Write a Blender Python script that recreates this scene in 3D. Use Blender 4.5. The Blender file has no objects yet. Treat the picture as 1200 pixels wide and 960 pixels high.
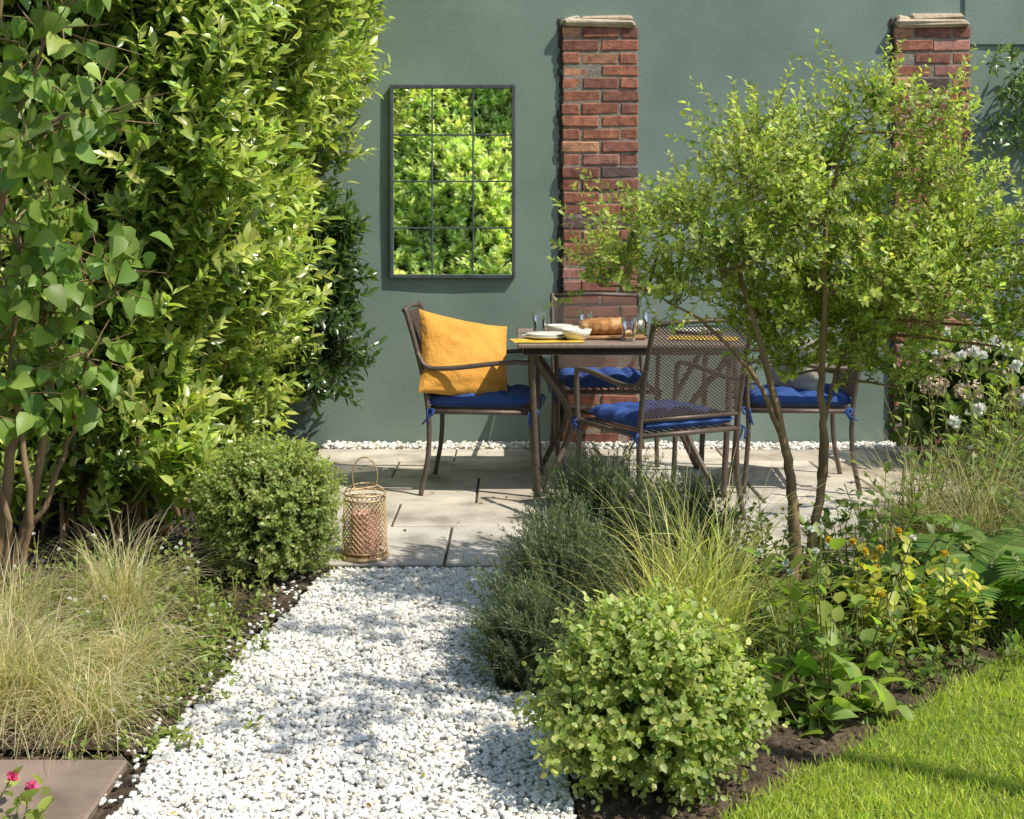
import bpy, math, random
import numpy as np
from mathutils import Vector, Matrix
rng=np.random.default_rng(11); random.seed(5)
scene=bpy.context.scene
PI=math.pi
# ------------------------------------------------------------------ helpers
def link(o,parent=None):
    scene.collection.objects.link(o)
    if parent is not None: o.parent=parent
    return o
def empty(name,loc=(0,0,0),rotz=0):
    e=bpy.data.objects.new(name,None); e.empty_display_size=.1
    e.location=loc; e.rotation_euler=(0,0,rotz); return link(e)
def obj(name,V,F,mat,parent=None,smooth=False,col=None,fmat=None):
    me=bpy.data.meshes.new(name)
    V=np.asarray(V,dtype=np.float32)
    if isinstance(F,np.ndarray):
        m,k=F.shape
        me.vertices.add(len(V)); me.vertices.foreach_set('co',V.ravel())
        me.loops.add(m*k); me.loops.foreach_set('vertex_index',F.astype(np.int32).ravel())
        me.polygons.add(m); me.polygons.foreach_set('loop_start',np.arange(0,m*k,k,dtype=np.int32))
        me.update(calc_edges=True); me.validate()
    else:
        me.from_pydata([tuple(map(float,v)) for v in V],[],F); me.update()
    if not isinstance(mat,(list,tuple)): mat=[mat]
    for m_ in mat: me.materials.append(m_)
    me.polygons.foreach_set('use_smooth',np.full(len(me.polygons),smooth))
    if col is not None:
        a=me.color_attributes.new(name='Col',type='FLOAT_COLOR',domain='POINT')
        c=np.ones((len(V),4),dtype=np.float32); c[:,:3]=col
        a.data.foreach_set('color',c.ravel())
    return link(bpy.data.objects.new(name,me),parent)
class Acc:
    def __init__(s): s.V=[];s.F=[];s.C=[];s.n=0
    def add(s,V,F,c=None):
        V=np.asarray(V,float)
        s.V.append(V); s.F+= [tuple(int(i)+s.n for i in f) for f in F]; s.n+=len(V)
        s.C.append(np.tile(np.array(c if c is not None else (1,1,1),float),(len(V),1)))
    def tube(s,P,R,seg=8,c=None,cap=True):
        P=np.asarray(P,float); n=len(P)
        R=np.full(n,R) if np.isscalar(R) else np.asarray(R,float)
        T=np.gradient(P,axis=0); T/=np.linalg.norm(T,axis=1)[:,None]+1e-9
        ref=np.array([0,0,1.]) if abs(T[0][2])<.9 else np.array([1.,0,0])
        V=[];U=np.cross(ref,T[0]);U/=np.linalg.norm(U)
        for i in range(n):
            U=U-T[i]*U.dot(T[i]); U/=np.linalg.norm(U)+1e-9; W=np.cross(T[i],U)
            for k in range(seg):
                a=2*PI*(k+.5)/seg; V.append(P[i]+R[i]*(U*math.cos(a)+W*math.sin(a)))
        F=[]
        for i in range(n-1):
            for k in range(seg):
                k2=(k+1)%seg; F.append((i*seg+k,i*seg+k2,(i+1)*seg+k2,(i+1)*seg+k))
        if cap: F.append(tuple(range(seg))[::-1]); F.append(tuple((n-1)*seg+k for k in range(seg)))
        s.add(V,F,c)
    def box(s,c0,size,bev=.003,col=None,jit=0,rot=None):
        hx,hy,hz=[d/2 for d in size]; b=min(bev,hx*.9,hy*.9,hz*.9)
        V=[];idx={}
        for sx in(-1,1):
            for sy in(-1,1):
                for sz in(-1,1):
                    j=(rng.random(3)-.5)*jit
                    for ax in range(3):
                        p=[sx*(hx-(b if ax!=0 else 0)),sy*(hy-(b if ax!=1 else 0)),sz*(hz-(b if ax!=2 else 0))]
                        idx[(sx,sy,sz,ax)]=len(V); V.append(np.array(p)+j)
        F=[]
        S=(-1,1)
        def q(a): F.append(tuple(a))
        for ax in range(3):
            o=[i for i in range(3) if i!=ax]
            for sg in S:
                l=[]
                for a,b_ in((-1,-1),(1,-1),(1,1),(-1,1)):
                    k=[0,0,0];k[ax]=sg;k[o[0]]=a;k[o[1]]=b_; l.append(idx[(*k,ax)])
                if (sg>0)==(ax==1): l=l[::-1]
                q(l)
            for a in S:
                for b_ in S:
                    k0=[0,0,0];k1=[0,0,0];k0[ax]=-1;k1[ax]=1;k0[o[0]]=k1[o[0]]=a;k0[o[1]]=k1[o[1]]=b_
                    q([idx[(*k0,o[0])],idx[(*k1,o[0])],idx[(*k1,o[1])],idx[(*k0,o[1])]])
        for sx in S:
            for sy in S:
                for sz in S: q([idx[(sx,sy,sz,i)] for i in range(3)])
        V=np.array(V)
        if rot is not None: V=V@np.array(rot).T
        s.add(V+np.array(c0),F,col)
    def obj(s,name,mat,parent=None,smooth=False):
        return obj(name,np.concatenate(s.V),s.F,mat,parent,smooth,np.concatenate(s.C))
def fixn(o):
    import bmesh
    bm=bmesh.new(); bm.from_mesh(o.data); bmesh.ops.recalc_face_normals(bm,faces=bm.faces); bm.to_mesh(o.data); bm.free()
def nrm(a): return a/(np.linalg.norm(a,axis=-1,keepdims=True)+1e-9)
def leaf_tpl(rows,fold=.25,droop=.15):
    V=[(0,0,0)];F=[];prev=None
    for t,w in rows:
        z=-droop*t*t
        V+=[(-w,t,z+fold*w),(0,t,z),(w,t,z+fold*w)]
        i=len(V)-3
        if prev is None: F+=[(0,i+1,i),(0,i+2,i+1)]
        else:
            p=prev
            F+=[(p,p+1,i+1),(p,i+1,i),(p+1,p+2,i+2),(p+1,i+2,i+1)]
        prev=i
    V.append((0,1,-droop)); e=len(V)-1
    F+=[(prev,prev+1,e),(prev+1,prev+2,e)]
    return np.array(V,float),np.array(F)
T_OVAL=leaf_tpl([(.3,.18),(.65,.17)],.35,.18)
T_ROUND=leaf_tpl([(.25,.33),(.65,.34)],.3,.1)
T_SMALL=leaf_tpl([(.45,.32)],.35,.12)
T_NARROW=leaf_tpl([(.45,.20)],.35,.15)
T_HEART=leaf_tpl([(.02,.22),(.2,.42),(.5,.40),(.8,.2)],.35,.35)
T_NEEDLE=leaf_tpl([(.5,.07)],0,.05)
T_PINNA=leaf_tpl([(.08,.12),(.6,.10)],.1,.1)
def place(name,tpl,pos,d,n,size,col,mat,parent=None,wid=1.):
    TV,TF=tpl; N=len(pos)
    d=nrm(d); s=nrm(np.cross(d,n)); n2=np.cross(s,d)
    size=np.broadcast_to(np.asarray(size,float),(N,)); wid=np.broadcast_to(np.asarray(wid,float),(N,))
    L=TV[None,:,:]*size[:,None,None]
    V=pos[:,None,:]+ (L[:,:,0:1]*wid[:,None,None])*s[:,None,:]+L[:,:,1:2]*d[:,None,:]+L[:,:,2:3]*n2[:,None,:]
    nv=len(TV)
    F=(TF[None]+ (np.arange(N)*nv)[:,None,None]).reshape(-1,3)
    C=np.repeat(col,nv,axis=0)
    return obj(name,V.reshape(-1,3),F,mat,parent,True,C)
def shoot_leaves(B,D,L,nl,sp,t0=.1,droop=0.):
    N=len(B); D=nrm(D)
    ref=nrm(rng.normal(size=(N,3))); U=nrm(np.cross(D,ref)); W=np.cross(D,U)
    t=np.linspace(t0,1,nl)[None,:]+rng.normal(0,.02,(N,nl))
    a=(np.arange(nl)*2.4)[None,:]+rng.normal(0,.3,(N,nl))
    spv=sp*(1.15-.55*t)+rng.normal(0,.15,(N,nl))
    P=B[:,None]+D[:,None]*(t*L[:,None])[:,:,None]
    P[:,:,2]-=droop*(t**2)*L[:,None]
    R=U[:,None]*np.cos(a)[:,:,None]+W[:,None]*np.sin(a)[:,:,None]
    LD=D[:,None]*np.cos(spv)[:,:,None]+R*np.sin(spv)[:,:,None]
    NN=D[:,None]-LD*np.sum(D[:,None]*LD,-1,keepdims=True)+np.array([0,0,.25])+rng.normal(0,.22,(N,nl,3))
    return P.reshape(-1,3),LD.reshape(-1,3),NN.reshape(-1,3),t.reshape(-1)
def mixc(c1,c2,t,var=.15):
    t=np.clip(t,0,1)[:,None]; c=np.array(c1)*(1-t)+np.array(c2)*t
    v=1+rng.normal(0,var,(len(t),1)); h=rng.normal(0,.06,(len(t),1))
    c=c*np.clip(v,.4,1.7); c[:,0:1]*=1+h*1.5
    return np.clip(c,0.003,1)
# ------------------------------------------------------------------ materials
def newmat(name):
    m=bpy.data.materials.new(name); m.use_nodes=True
    nt=m.node_tree; return m,nt,nt.nodes['Principled BSDF']
def N_(nt,t,**k):
    n=nt.nodes.new(t)
    for a,b in k.items(): setattr(n,a,b)
    return n
def mat_leaf(name,rough=.45,trans=.35,tint=(1.1,1.25,.5),spec=.5):
    m,nt,p=newmat(name); at=N_(nt,'ShaderNodeAttribute',attribute_name='Col')
    nt.links.new(at.outputs['Color'],p.inputs['Base Color'])
    p.inputs['Roughness'].default_value=rough; p.inputs['Specular IOR Level'].default_value=spec
    tr=N_(nt,'ShaderNodeBsdfTranslucent'); mu=N_(nt,'ShaderNodeMix',data_type='RGBA',blend_type='MULTIPLY')
    mu.inputs[0].default_value=1; nt.links.new(at.outputs['Color'],mu.inputs[6]); mu.inputs[7].default_value=(*[c*1.7 for c in tint],1)
    nt.links.new(mu.outputs[2],tr.inputs['Color'])
    mx=N_(nt,'ShaderNodeMixShader'); mx.inputs[0].default_value=trans
    nt.links.new(p.outputs[0],mx.inputs[1]); nt.links.new(tr.outputs[0],mx.inputs[2])
    nt.links.new(mx.outputs[0],nt.nodes['Material Output'].inputs[0]); return m
def mat_noise(name,cols,scale=5,rough=.8,bump=.3,bscale=None,usecol=False,metal=0,detail=8,bdist=.01,spec=.3,stretch=None):
    m,nt,p=newmat(name)
    tc=N_(nt,'ShaderNodeTexCoord'); no=N_(nt,'ShaderNodeTexNoise'); no.inputs['Scale'].default_value=scale; no.inputs['Detail'].default_value=detail
    src=tc.outputs['Object']
    if stretch:
        mp=N_(nt,'ShaderNodeMapping'); mp.inputs['Scale'].default_value=stretch; nt.links.new(src,mp.inputs[0]); src=mp.outputs[0]
    nt.links.new(src,no.inputs['Vector'])
    cr=N_(nt,'ShaderNodeValToRGB'); k=len(cols)
    while len(cr.color_ramp.elements)<k: cr.color_ramp.elements.new(.5)
    for i,c in enumerate(cols):
        cr.color_ramp.elements[i].position=.3+.4*i/max(1,k-1); cr.color_ramp.elements[i].color=(*c,1)
    nt.links.new(no.outputs['Fac'],cr.inputs[0]); out=cr.outputs[0]
    if usecol:
        at=N_(nt,'ShaderNodeAttribute',attribute_name='Col'); mu=N_(nt,'ShaderNodeMix',data_type='RGBA',blend_type='MULTIPLY')
        mu.inputs[0].default_value=1; nt.links.new(out,mu.inputs[6]); nt.links.new(at.outputs['Color'],mu.inputs[7]); out=mu.outputs[2]
    nt.links.new(out,p.inputs['Base Color'])
    p.inputs['Roughness'].default_value=rough; p.inputs['Metallic'].default_value=metal; p.inputs['Specular IOR Level'].default_value=spec
    if bump:
        n2=N_(nt,'ShaderNodeTexNoise'); n2.inputs['Scale'].default_value=bscale or scale*6; n2.inputs['Detail'].default_value=6
        nt.links.new(src,n2.inputs['Vector'])
        bp=N_(nt,'ShaderNodeBump'); bp.inputs['Strength'].default_value=bump; bp.inputs['Distance'].default_value=bdist
        nt.links.new(n2.outputs['Fac'],bp.inputs['Height']); nt.links.new(bp.outputs[0],p.inputs['Normal'])
    return m
M_leaf=mat_leaf('leaf_glossy',.27,.34,spec=.7); M_leafsoft=mat_leaf('leaf_soft',.45,.42)
M_dry=mat_leaf('grass_dry',.6,.4,(1.1,1.05,.8)); M_grass=mat_leaf('grass_blade',.5,.45)
M_petal=mat_leaf('petal',.6,.3,(.6,.6,.6))
M_bark=mat_noise('bark',[(.14,.085,.05),(.34,.23,.14)],18,.85,.6,60,stretch=(1,1,.25))
M_stem=mat_noise('green_stem',[(.13,.14,.04),(.26,.23,.08)],20,.6,.2)
M_core=mat_noise('core_shade',[(.008,.014,.004),(.03,.045,.012)],14,.9,.8,30)  # near-black green: interior shade painted onto the solid core shells
M_soil=mat_noise('soil',[(.05,.035,.025),(.10,.07,.05),(.16,.12,.09)],9,.95,1.,45,bdist=.03,detail=10)
M_clod=mat_noise('soil_clods',[(.5,.5,.5),(1,1,1)],30,.95,.4,120,usecol=True)
M_wall=mat_noise('sage_render',[(.168,.232,.202),(.202,.270,.236),(.235,.305,.268)],1.9,.85,.5,50,bdist=.003,detail=12)
M_brick=mat_noise('brick',[(.55,.55,.55),(1,1,1),(1.3,1.25,1.2)],22,.9,.7,90,usecol=True,bdist=.006)
M_mortar=mat_noise('mortar',[(.2,.17,.14),(.36,.32,.27)],25,.95,.6,120)
M_stone=mat_noise('cap_stone',[(.34,.27,.19),(.6,.5,.38)],10,.9,.8,50)
M_slab=mat_noise('sandstone',[(.52,.48,.44),(.90,.87,.83),(1.15,1.10,1.02)],4.5,.75,.5,35,usecol=True,bdist=.006,detail=13)
M_grit=mat_noise('joint_grit',[(.07,.06,.05),(.14,.12,.10)],40,.95,.5,150)
M_peb=mat_noise('white_stone',[(.88,.88,.88),(1,1,1)],30,.7,.3,150,usecol=True,bdist=.002)
M_bed=mat_noise('path_base',[(.4,.39,.36),(.66,.64,.6)],60,.95,.6,150)
M_metal=mat_noise('bronze_metal',[(.095,.070,.057),(.145,.108,.088)],30,.45,.15,200,metal=.2,spec=.5)
M_blue=mat_noise('blue_fabric',[(.026,.065,.23),(.042,.095,.31)],12,.9,.5,220,bdist=.002)
M_orange=mat_noise('ochre_linen',[(.60,.28,.05),(.72,.37,.075)],6,.9,.9,14,bdist=.025)
M_grey=mat_noise('beige_linen',[(.42,.38,.30),(.6,.55,.45)],6,.9,.6,18,bdist=.01)
M_gold=mat_noise('brass',[(.50,.36,.20),(.68,.50,.30)],20,.5,.1,metal=.6,spec=.5)
M_pink=mat_noise('pink_glass',[(.60,.28,.25),(.72,.38,.33)],20,.3,.1)
M_frame=mat_noise('mirror_frame',[(.07,.085,.095),(.11,.13,.145)],20,.45,.2,150,metal=.2)
M_ceramic=mat_noise('ceramic',[(.72,.68,.6),(.8,.77,.7)],8,.3,0)
M_bread=mat_noise('bread',[(.22,.09,.03),(.42,.20,.07),(.66,.45,.24)],16,.85,.6,60)
M_wood=mat_noise('wood',[(.25,.13,.06),(.42,.25,.12)],8,.6,.2,stretch=(1,8,1))
M_edge_shadow=mat_noise('edge_shadow_dark',[(.05,.04,.032),(.11,.09,.075)],8,.9,.4,60)  # dark tone standing in for the shadow beside the brick pillars
M_yel=mat_noise('yellow_cloth',[(.62,.38,.04),(.75,.5,.08)],10,.9,.4,120)
M_lawn=mat_noise('lawn_base',[(.08,.12,.02),(.16,.2,.04)],30,.95,.8,90)
M_twood=mat_noise('table_top_slate',[(.22,.16,.13),(.33,.25,.21)],14,.45,.2,stretch=(8,1,1))
m,nt,p=newmat('mirror_glass'); p.inputs['Metallic'].default_value=1; p.inputs['Roughness'].default_value=.015; p.inputs['Base Color'].default_value=(.95,.96,.95,1); M_mir=m
m,nt,p=newmat('clear_glass'); p.inputs['Transmission Weight'].default_value=1; p.inputs['Roughness'].default_value=.02; p.inputs['IOR'].default_value=1.2; p.inputs['Base Color'].default_value=(.98,.98,.97,1); M_glass=m
# ------------------------------------------------------------------ camera / light
cam=bpy.data.cameras.new('camera'); co=bpy.data.objects.new('camera',cam); link(co)
co.location=(0,0,1.3); co.rotation_euler=(PI/2,0,0); cam.sensor_width=36; cam.lens=45; cam.shift_y=-.181; cam.clip_end=500; cam.clip_start=.05
scene.camera=co
SD=Vector((.64,-.36,.94)).normalized()
el=math.asin(SD.z); az=math.atan2(SD.x,SD.y)
sl=bpy.data.lights.new('sun','SUN'); sl.energy=5.0; sl.angle=math.radians(.5); sl.color=(1,.94,.79)
so=bpy.data.objects.new('sun',sl); link(so); so.rotation_euler=SD.to_track_quat('Z','Y').to_euler(); so.location=(5,-3,8)
w=bpy.data.worlds.new('World'); scene.world=w; w.use_nodes=True
sk=w.node_tree.nodes.new('ShaderNodeTexSky'); sk.sky_type='NISHITA'; sk.sun_disc=False; sk.sun_elevation=el; sk.sun_rotation=az
bg=w.node_tree.nodes['Background']; bg.inputs[1].default_value=.15; w.node_tree.links.new(sk.outputs[0],bg.inputs[0])
scene.view_settings.view_transform='Standard'; scene.view_settings.look='None'; scene.view_settings.exposure=0
# ------------------------------------------------------------------ ground
GZ=-.035
def grid(x0,x1,y0,y1,nx,ny,zf):
    X,Y=np.meshgrid(np.linspace(x0,x1,nx),np.linspace(y0,y1,ny)); Z=zf(X,Y)
    V=np.stack([X.ravel(),Y.ravel(),Z.ravel()],1)
    i=np.arange((ny-1)*(nx-1)); r=i//(nx-1); c=i%(nx-1); a=r*nx+c
    return V,np.stack([a,a+1,a+nx+1,a+nx],1)
obj('ground',[(-150,-150,GZ),(150,-150,GZ),(150,150,GZ),(-150,150,GZ)],[(0,1,2,3)],M_soil)
def pathL(y): return np.interp(y,[1,2.8,3.63,4.46,4.9],[-.93,-.9,-.86,-.75,-.68])+.015*np.sin(np.asarray(y)*9)
def pathR(y): return np.interp(y,[1,2.8,4.9],[.16,.14,.05])
lx=[-.2,.25,.47,.86,1.25,1.63,2.3,3.2,8]; ly=[1.2,2.5,2.82,3.2,3.62,4.02,4.4,4.7,5.2]
def lawnY(x): return np.interp(x,lx,ly)
def mound(X,Y): return GZ+.004+.02*(np.sin(X*7.1+Y*3)+np.sin(Y*8.7-X*4)+2)/4
ys=np.linspace(1.8,4.88,40)
def strip(name,yarr,fl,fr,zf,mat,nx=30):
    V=[];F=[]
    for i,y in enumerate(yarr):
        for x in np.linspace(fl(y),fr(y),nx): V.append((x,y,zf(x,y)))
    for i in range(len(yarr)-1):
        for j in range(nx-1):
            a=i*nx+j; F.append((a,a+1,a+nx+1,a+nx))
    return obj(name,V,F,mat,None,True)
def soilR_left(y): return pathR(y)+.012
def soilR_right(y): return float(np.interp(y,ly,lx))
strip('flower_bed',ys,soilR_left,lambda y:max(soilR_left(y)+.05,soilR_right(y)-.005),lambda x,y:float(mound(x,y)),M_soil,60)
strip('flower_bed',np.linspace(3.2,4.88,30),lambda y:-3.5,lambda y:pathL(y)-.02,lambda x,y:float(mound(x,y)),M_soil,60)
strip('flower_bed',np.linspace(4.9,7.58,30),lambda y:2.30,lambda y:5.0,lambda x,y:float(mound(x,y)),M_soil,40)
path=empty('gravel_path')
V=[];F=[]
for y in ys: V+=[(pathL(y),y,GZ+.008),(pathR(y),y,GZ+.008)]
for i in range(len(ys)-1): F.append((2*i,2*i+1,2*i+3,2*i+2))
obj('path_base',V,F,M_bed,path)
t=(1+5**.5)/2
ICO=nrm(np.array([(-1,t,0),(1,t,0),(-1,-t,0),(1,-t,0),(0,-1,t),(0,1,t),(0,-1,-t),(0,1,-t),(t,0,-1),(t,0,1),(-t,0,-1),(-t,0,1)],float))
ICOF=np.array([(0,11,5),(0,5,1),(0,1,7),(0,7,10),(0,10,11),(1,5,9),(5,11,4),(11,10,2),(10,7,6),(7,1,8),(3,9,4),(3,4,2),(3,2,6),(3,6,8),(3,8,9),(4,9,5),(2,4,11),(6,2,10),(8,6,7),(9,8,1)])
def stones(name,pos,size,col,mat,parent=None,flat=.65,smooth=False):
    N=len(pos)
    B=ICO[None]*(1+rng.normal(0,.16,(N,12,1)))
    sc=np.stack([rng.uniform(.8,1.3,N),rng.uniform(.65,1.,N),rng.uniform(flat*.8,flat*1.2,N)],1)
    B=B*sc[:,None]*size[:,None,None]*.5
    q=rng.uniform(0,2*PI,N); tl=rng.normal(0,.35,N)
    c,s=np.cos(tl)[:,None],np.sin(tl)[:,None]; y,z=B[:,:,1].copy(),B[:,:,2].copy()
    B[:,:,1]=y*c-z*s; B[:,:,2]=y*s+z*c
    c,s=np.cos(q)[:,None],np.sin(q)[:,None]; x,y=B[:,:,0].copy(),B[:,:,1].copy()
    B[:,:,0]=x*c-y*s; B[:,:,1]=x*s+y*c
    V=(B+pos[:,None]).reshape(-1,3)
    F=(ICOF[None]+(np.arange(N)*12)[:,None,None]).reshape(-1,3)
    return obj(name,V,F,mat,parent,smooth,np.repeat(col,12,0))
def pebcol(N):
    k=rng.random(N); g=rng.uniform(.74,.95,N)[:,None]; c=g*np.array([1,.985,.945])
    c[k<.08]*=np.array([.78,.77,.75]); c[(k>.1)&(k<.18)]*=np.array([.97,.86,.72]); c[k>.98]*=.55
    return c
N=30000
yy=rng.uniform(2.3,4.88,N); xx=pathL(yy)+rng.random(N)*(pathR(yy)-pathL(yy))
lay=rng.random(N)
stones('gravel_stones',np.stack([xx,yy,GZ+.012+lay*.014],1),rng.uniform(.010,.021,N),pebcol(N),M_peb,path)
N=420; yy=rng.uniform(2.9,4.85,N); sd=rng.random(N)<.5
xx=np.where(sd,pathL(yy)-.02-np.abs(rng.normal(0,.05,N)),pathR(yy)+.01+np.abs(rng.normal(0,.05,N)))
stones('stray_stones',np.stack([xx,yy,mound(xx,yy)+.004],1),rng.uniform(.010,.018,N),pebcol(N),M_peb,path)
a=Acc()
a.box((-1.25,2.84,-.018),(.62,.56,.035),.006,(.30,.235,.20),.012)
a.box((-1.24,2.27,-.018),(.62,.56,.035),.006,(.34,.28,.25),.006)
a.box((-1.88,2.85,-.018),(.62,.56,.035),.006,(.30,.25,.22),.006)
fixn(a.obj('paving_slab',M_slab))
# patio
pat=empty('patio')
a=Acc(); 
rows=[(4.90,.60),(5.51,.45),(5.97,.60),(6.58,.45),(7.04,.36)]
for ri,(y0,h) in enumerate(rows):
    x=-1.12
    ws=[[.86,.6,.9,.6,.45],[.6,.9,.6,.6,.71],[.95,.45,.9,.6,.51],[.5,.9,.75,.6,.66],[.8,.6,.9,.6,.51]][ri]
    for wd in ws:
        g=rng.uniform(.50,.68); tint=random.choice([(1.02,.96,.87),(1.03,.97,.89),(.98,.96,.93),(1.06,.95,.84)])
        a.box((x+wd/2,y0+h/2,-.017),(wd-.010,h-.010,.034+rng.uniform(-.001,.003)),.005,tuple(g*t_ for t_ in tint),.004); x+=wd
fixn(a.obj('slabs',M_slab,pat))
obj('joints',[(-1.12,4.9,-.010),(2.29,4.9,-.010),(2.29,7.4,-.010),(-1.12,7.4,-.010)],[(0,1,2,3)],M_grit,pat)
N=110
place('fallen_leaves',T_OVAL,np.stack([rng.uniform(-1,2.2,N),rng.uniform(4.95,7.3,N),np.full(N,.006)],1),np.stack([rng.normal(size=N),rng.normal(size=N),np.zeros(N)],1),np.array([0,0,1.])+rng.normal(0,.2,(N,3)),rng.uniform(.012,.035,N),mixc((.12,.08,.03),(.35,.28,.08),rng.random(N),.2),M_leafsoft)
N=60; yy=rng.uniform(2.7,4.8,N)
place('fallen_leaves',T_OVAL,np.stack([pathL(yy)+rng.random(N)*(pathR(yy)-pathL(yy)),yy,np.full(N,.0)],1),np.stack([rng.normal(size=N),rng.normal(size=N),np.zeros(N)],1),np.array([0,0,1.])+rng.normal(0,.25,(N,3)),rng.uniform(.010,.025,N),mixc((.14,.09,.03),(.40,.34,.10),rng.random(N),.2),M_leafsoft)
N=5000
stones('white_pebble_strip',np.stack([rng.uniform(-1.1,2.3,N),rng.uniform(7.41,7.59,N),rng.uniform(-.03,.012,N)],1),rng.uniform(.018,.032,N),pebcol(N),M_peb)
def clods(name,n,x0,x1,y0,y1,cond,smin=.006,smax=.028,c0=(.06,.042,.03),c1=(.19,.14,.10)):
    X=rng.uniform(x0,x1,n);Y=rng.uniform(y0,y1,n);k=cond(X,Y);X=X[k];Y=Y[k];n=len(X)
    s=smin+(smax-smin)*rng.random(n)**3
    return stones(name,np.stack([X,Y,mound(X,Y)+s*.1],1),s,mixc(c0,c1,rng.random(n),.25),M_clod)
clods('soil_clods',14000,.1,3,2.3,5,lambda X,Y:(X>pathR(Y)+.01)&(Y>lawnY(X)-.02))
clods('soil_clods',9000,-2.6,-.68,3.14,4.9,lambda X,Y:X<pathL(Y)-.005)
clods('slate_chips',6000,-2.2,-1.12,4.9,7.58,lambda X,Y:X<-1.0,.012,.035,(.02,.02,.022),(.10,.10,.105))
clods('slate_chips',2500,2.3,4,4.9,7.58,lambda X,Y:X>2.,.012,.035,(.02,.02,.022),(.10,.09,.085))
# lawn
lw=empty('lawn')
xs=np.linspace(-.2,8,60); V=[];F=[]
for x in xs: V+=[(x,-6,GZ+.03),(x,lawnY(x),GZ+.03),(x,lawnY(x)+.004,GZ-.01)]
for i in range(len(xs)-1):
    F+=[(3*i,3*i+3,3*i+4,3*i+1),(3*i+1,3*i+4,3*i+5,3*i+2)]
obj('turf',V,F,M_lawn,lw)
N=110000
X=rng.uniform(.25,2.6,N);Y=rng.uniform(2.2,4.5,N);k=Y<lawnY(X)+.02*np.sin(X*31)*np.sin(X*11)+rng.normal(0,.022,N); X=X[k];Y=Y[k];N=len(X)
D=np.stack([rng.normal(0,.55,N),rng.normal(0,.55,N),np.ones(N)],1)
patch=.5+.5*np.sin(X*5+np.sin(Y*7))*np.sin(Y*6+1)
place('grass_blades',leaf_tpl([(.5,.05)],.2,.3),np.stack([X,Y,np.full(N,GZ+.028)],1),D,rng.normal(size=(N,3)),rng.uniform(.016,.042,N)*(.85+.3*patch),mixc((.26,.34,.055),(.56,.57,.15),rng.random(N)*.7+patch*.3,.22),M_grass,lw)
# ------------------------------------------------------------------ wall
gw=empty('garden_wall')
V,F=grid(-7,9,0,3.2,90,24,lambda X,Z:.004*np.sin(X*3.1+Z*2)+.003*np.sin(X*7+Z*5))
V=np.stack([V[:,0],7.6+V[:,2],V[:,1]-.04],1)
obj('rendered_face',V,F,M_wall,gw,True)
a=Acc(); a.box((1,7.74,1.58),(16,.24,3.23),.01); fixn(a.obj('wall_body',M_wall,gw))
a=Acc(); a.box((5.78,7.600,2.77),(6.2,.022,.82),.008); fixn(a.obj('upper_render_band',M_wall,gw))
def pillar(x0,top,name='brick_pillar'):
    e=empty(name,(x0,7.6,0)); a=Acc(); ch=.075; n=int(top/ch); W=.448
    for i in range(n):
        z=i*ch+.0325
        if i%2: segs=[(.0,.219),(.229,.219)]
        else: segs=[(0,.105),(.115,.218),(.343,.105)]
        for s0,wd in segs:
            k=rng.random()
            c=(.33,.135,.09) if k<.38 else (.24,.105,.08) if k<.62 else (.44,.22,.135) if k<.78 else (.13,.09,.09) if k<.88 else (.37,.18,.15)
            g=rng.uniform(.8,1.25); c=tuple(v*g for v in c)
            a.box((s0+wd/2+rng.normal(0,.003),.014+rng.normal(0,.003),z+rng.normal(0,.001)),(wd-.002,.10,.064),.006,c,.007)
    fixn(a.obj('bricks',M_brick,e))
    a=Acc(); a.box((W/2,.014,n*ch/2),(W-.012,.088,n*ch-.01),.002); fixn(a.obj('mortar',M_mortar,e))
    a=Acc(); a.box((W/2-.005,0,n*ch+.012),(W-.02,.13,.04),.015,None,.02); a.box((W/2+.03,.005,n*ch+.045),(W-.14,.10,.04),.014,None,.025)
    a.box((W/2-.16,.0,n*ch+.035),(.1,.1,.04),.012,None,.03); fixn(a.obj('stone_cap',M_stone,e))
    a=Acc(); 
    for i in range(60):
        z=i*.042+.02; a.box((-.012+rng.normal(0,.004),0,z),(.022,.02,.05),.006,None,.012)
    fixn(a.obj('edge_shadow_strip',M_edge_shadow,e))  # dark strip modelled as the shadow along the pillar's left edge
pillar(.298,2.48); pillar(2.262,2.53)
# mirror
e=empty('wall_mirror',(-.352,7.6,1.553)); hw,hh=.372,.573
a=Acc()
a.box((-hw+.011,-.018,0),(.022,.03,2*hh),.003); a.box((hw-.011,-.018,0),(.022,.03,2*hh),.003)
a.box((0,-.018,hh-.011),(2*hw-.045,.029,.022),.003); a.box((0,-.018,-hh+.011),(2*hw-.045,.029,.022),.003)
for i in(-1,1): a.box((i*.121,-.020,0),(.009,.013,2*hh-.045),.002)
for i in(-1,0,1): a.box((0,-.0205,i*.276),(2*hw-.045,.010,.009),.002)
fixn(a.obj('frame',M_frame,e))
obj('glass',[(-hw+.015,-.014,-hh+.015),(hw-.015,-.014,-hh+.015),(hw-.015,-.014,hh-.015),(-hw+.015,-.014,hh-.015)],[(0,1,2,3)],M_mir,e)
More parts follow.
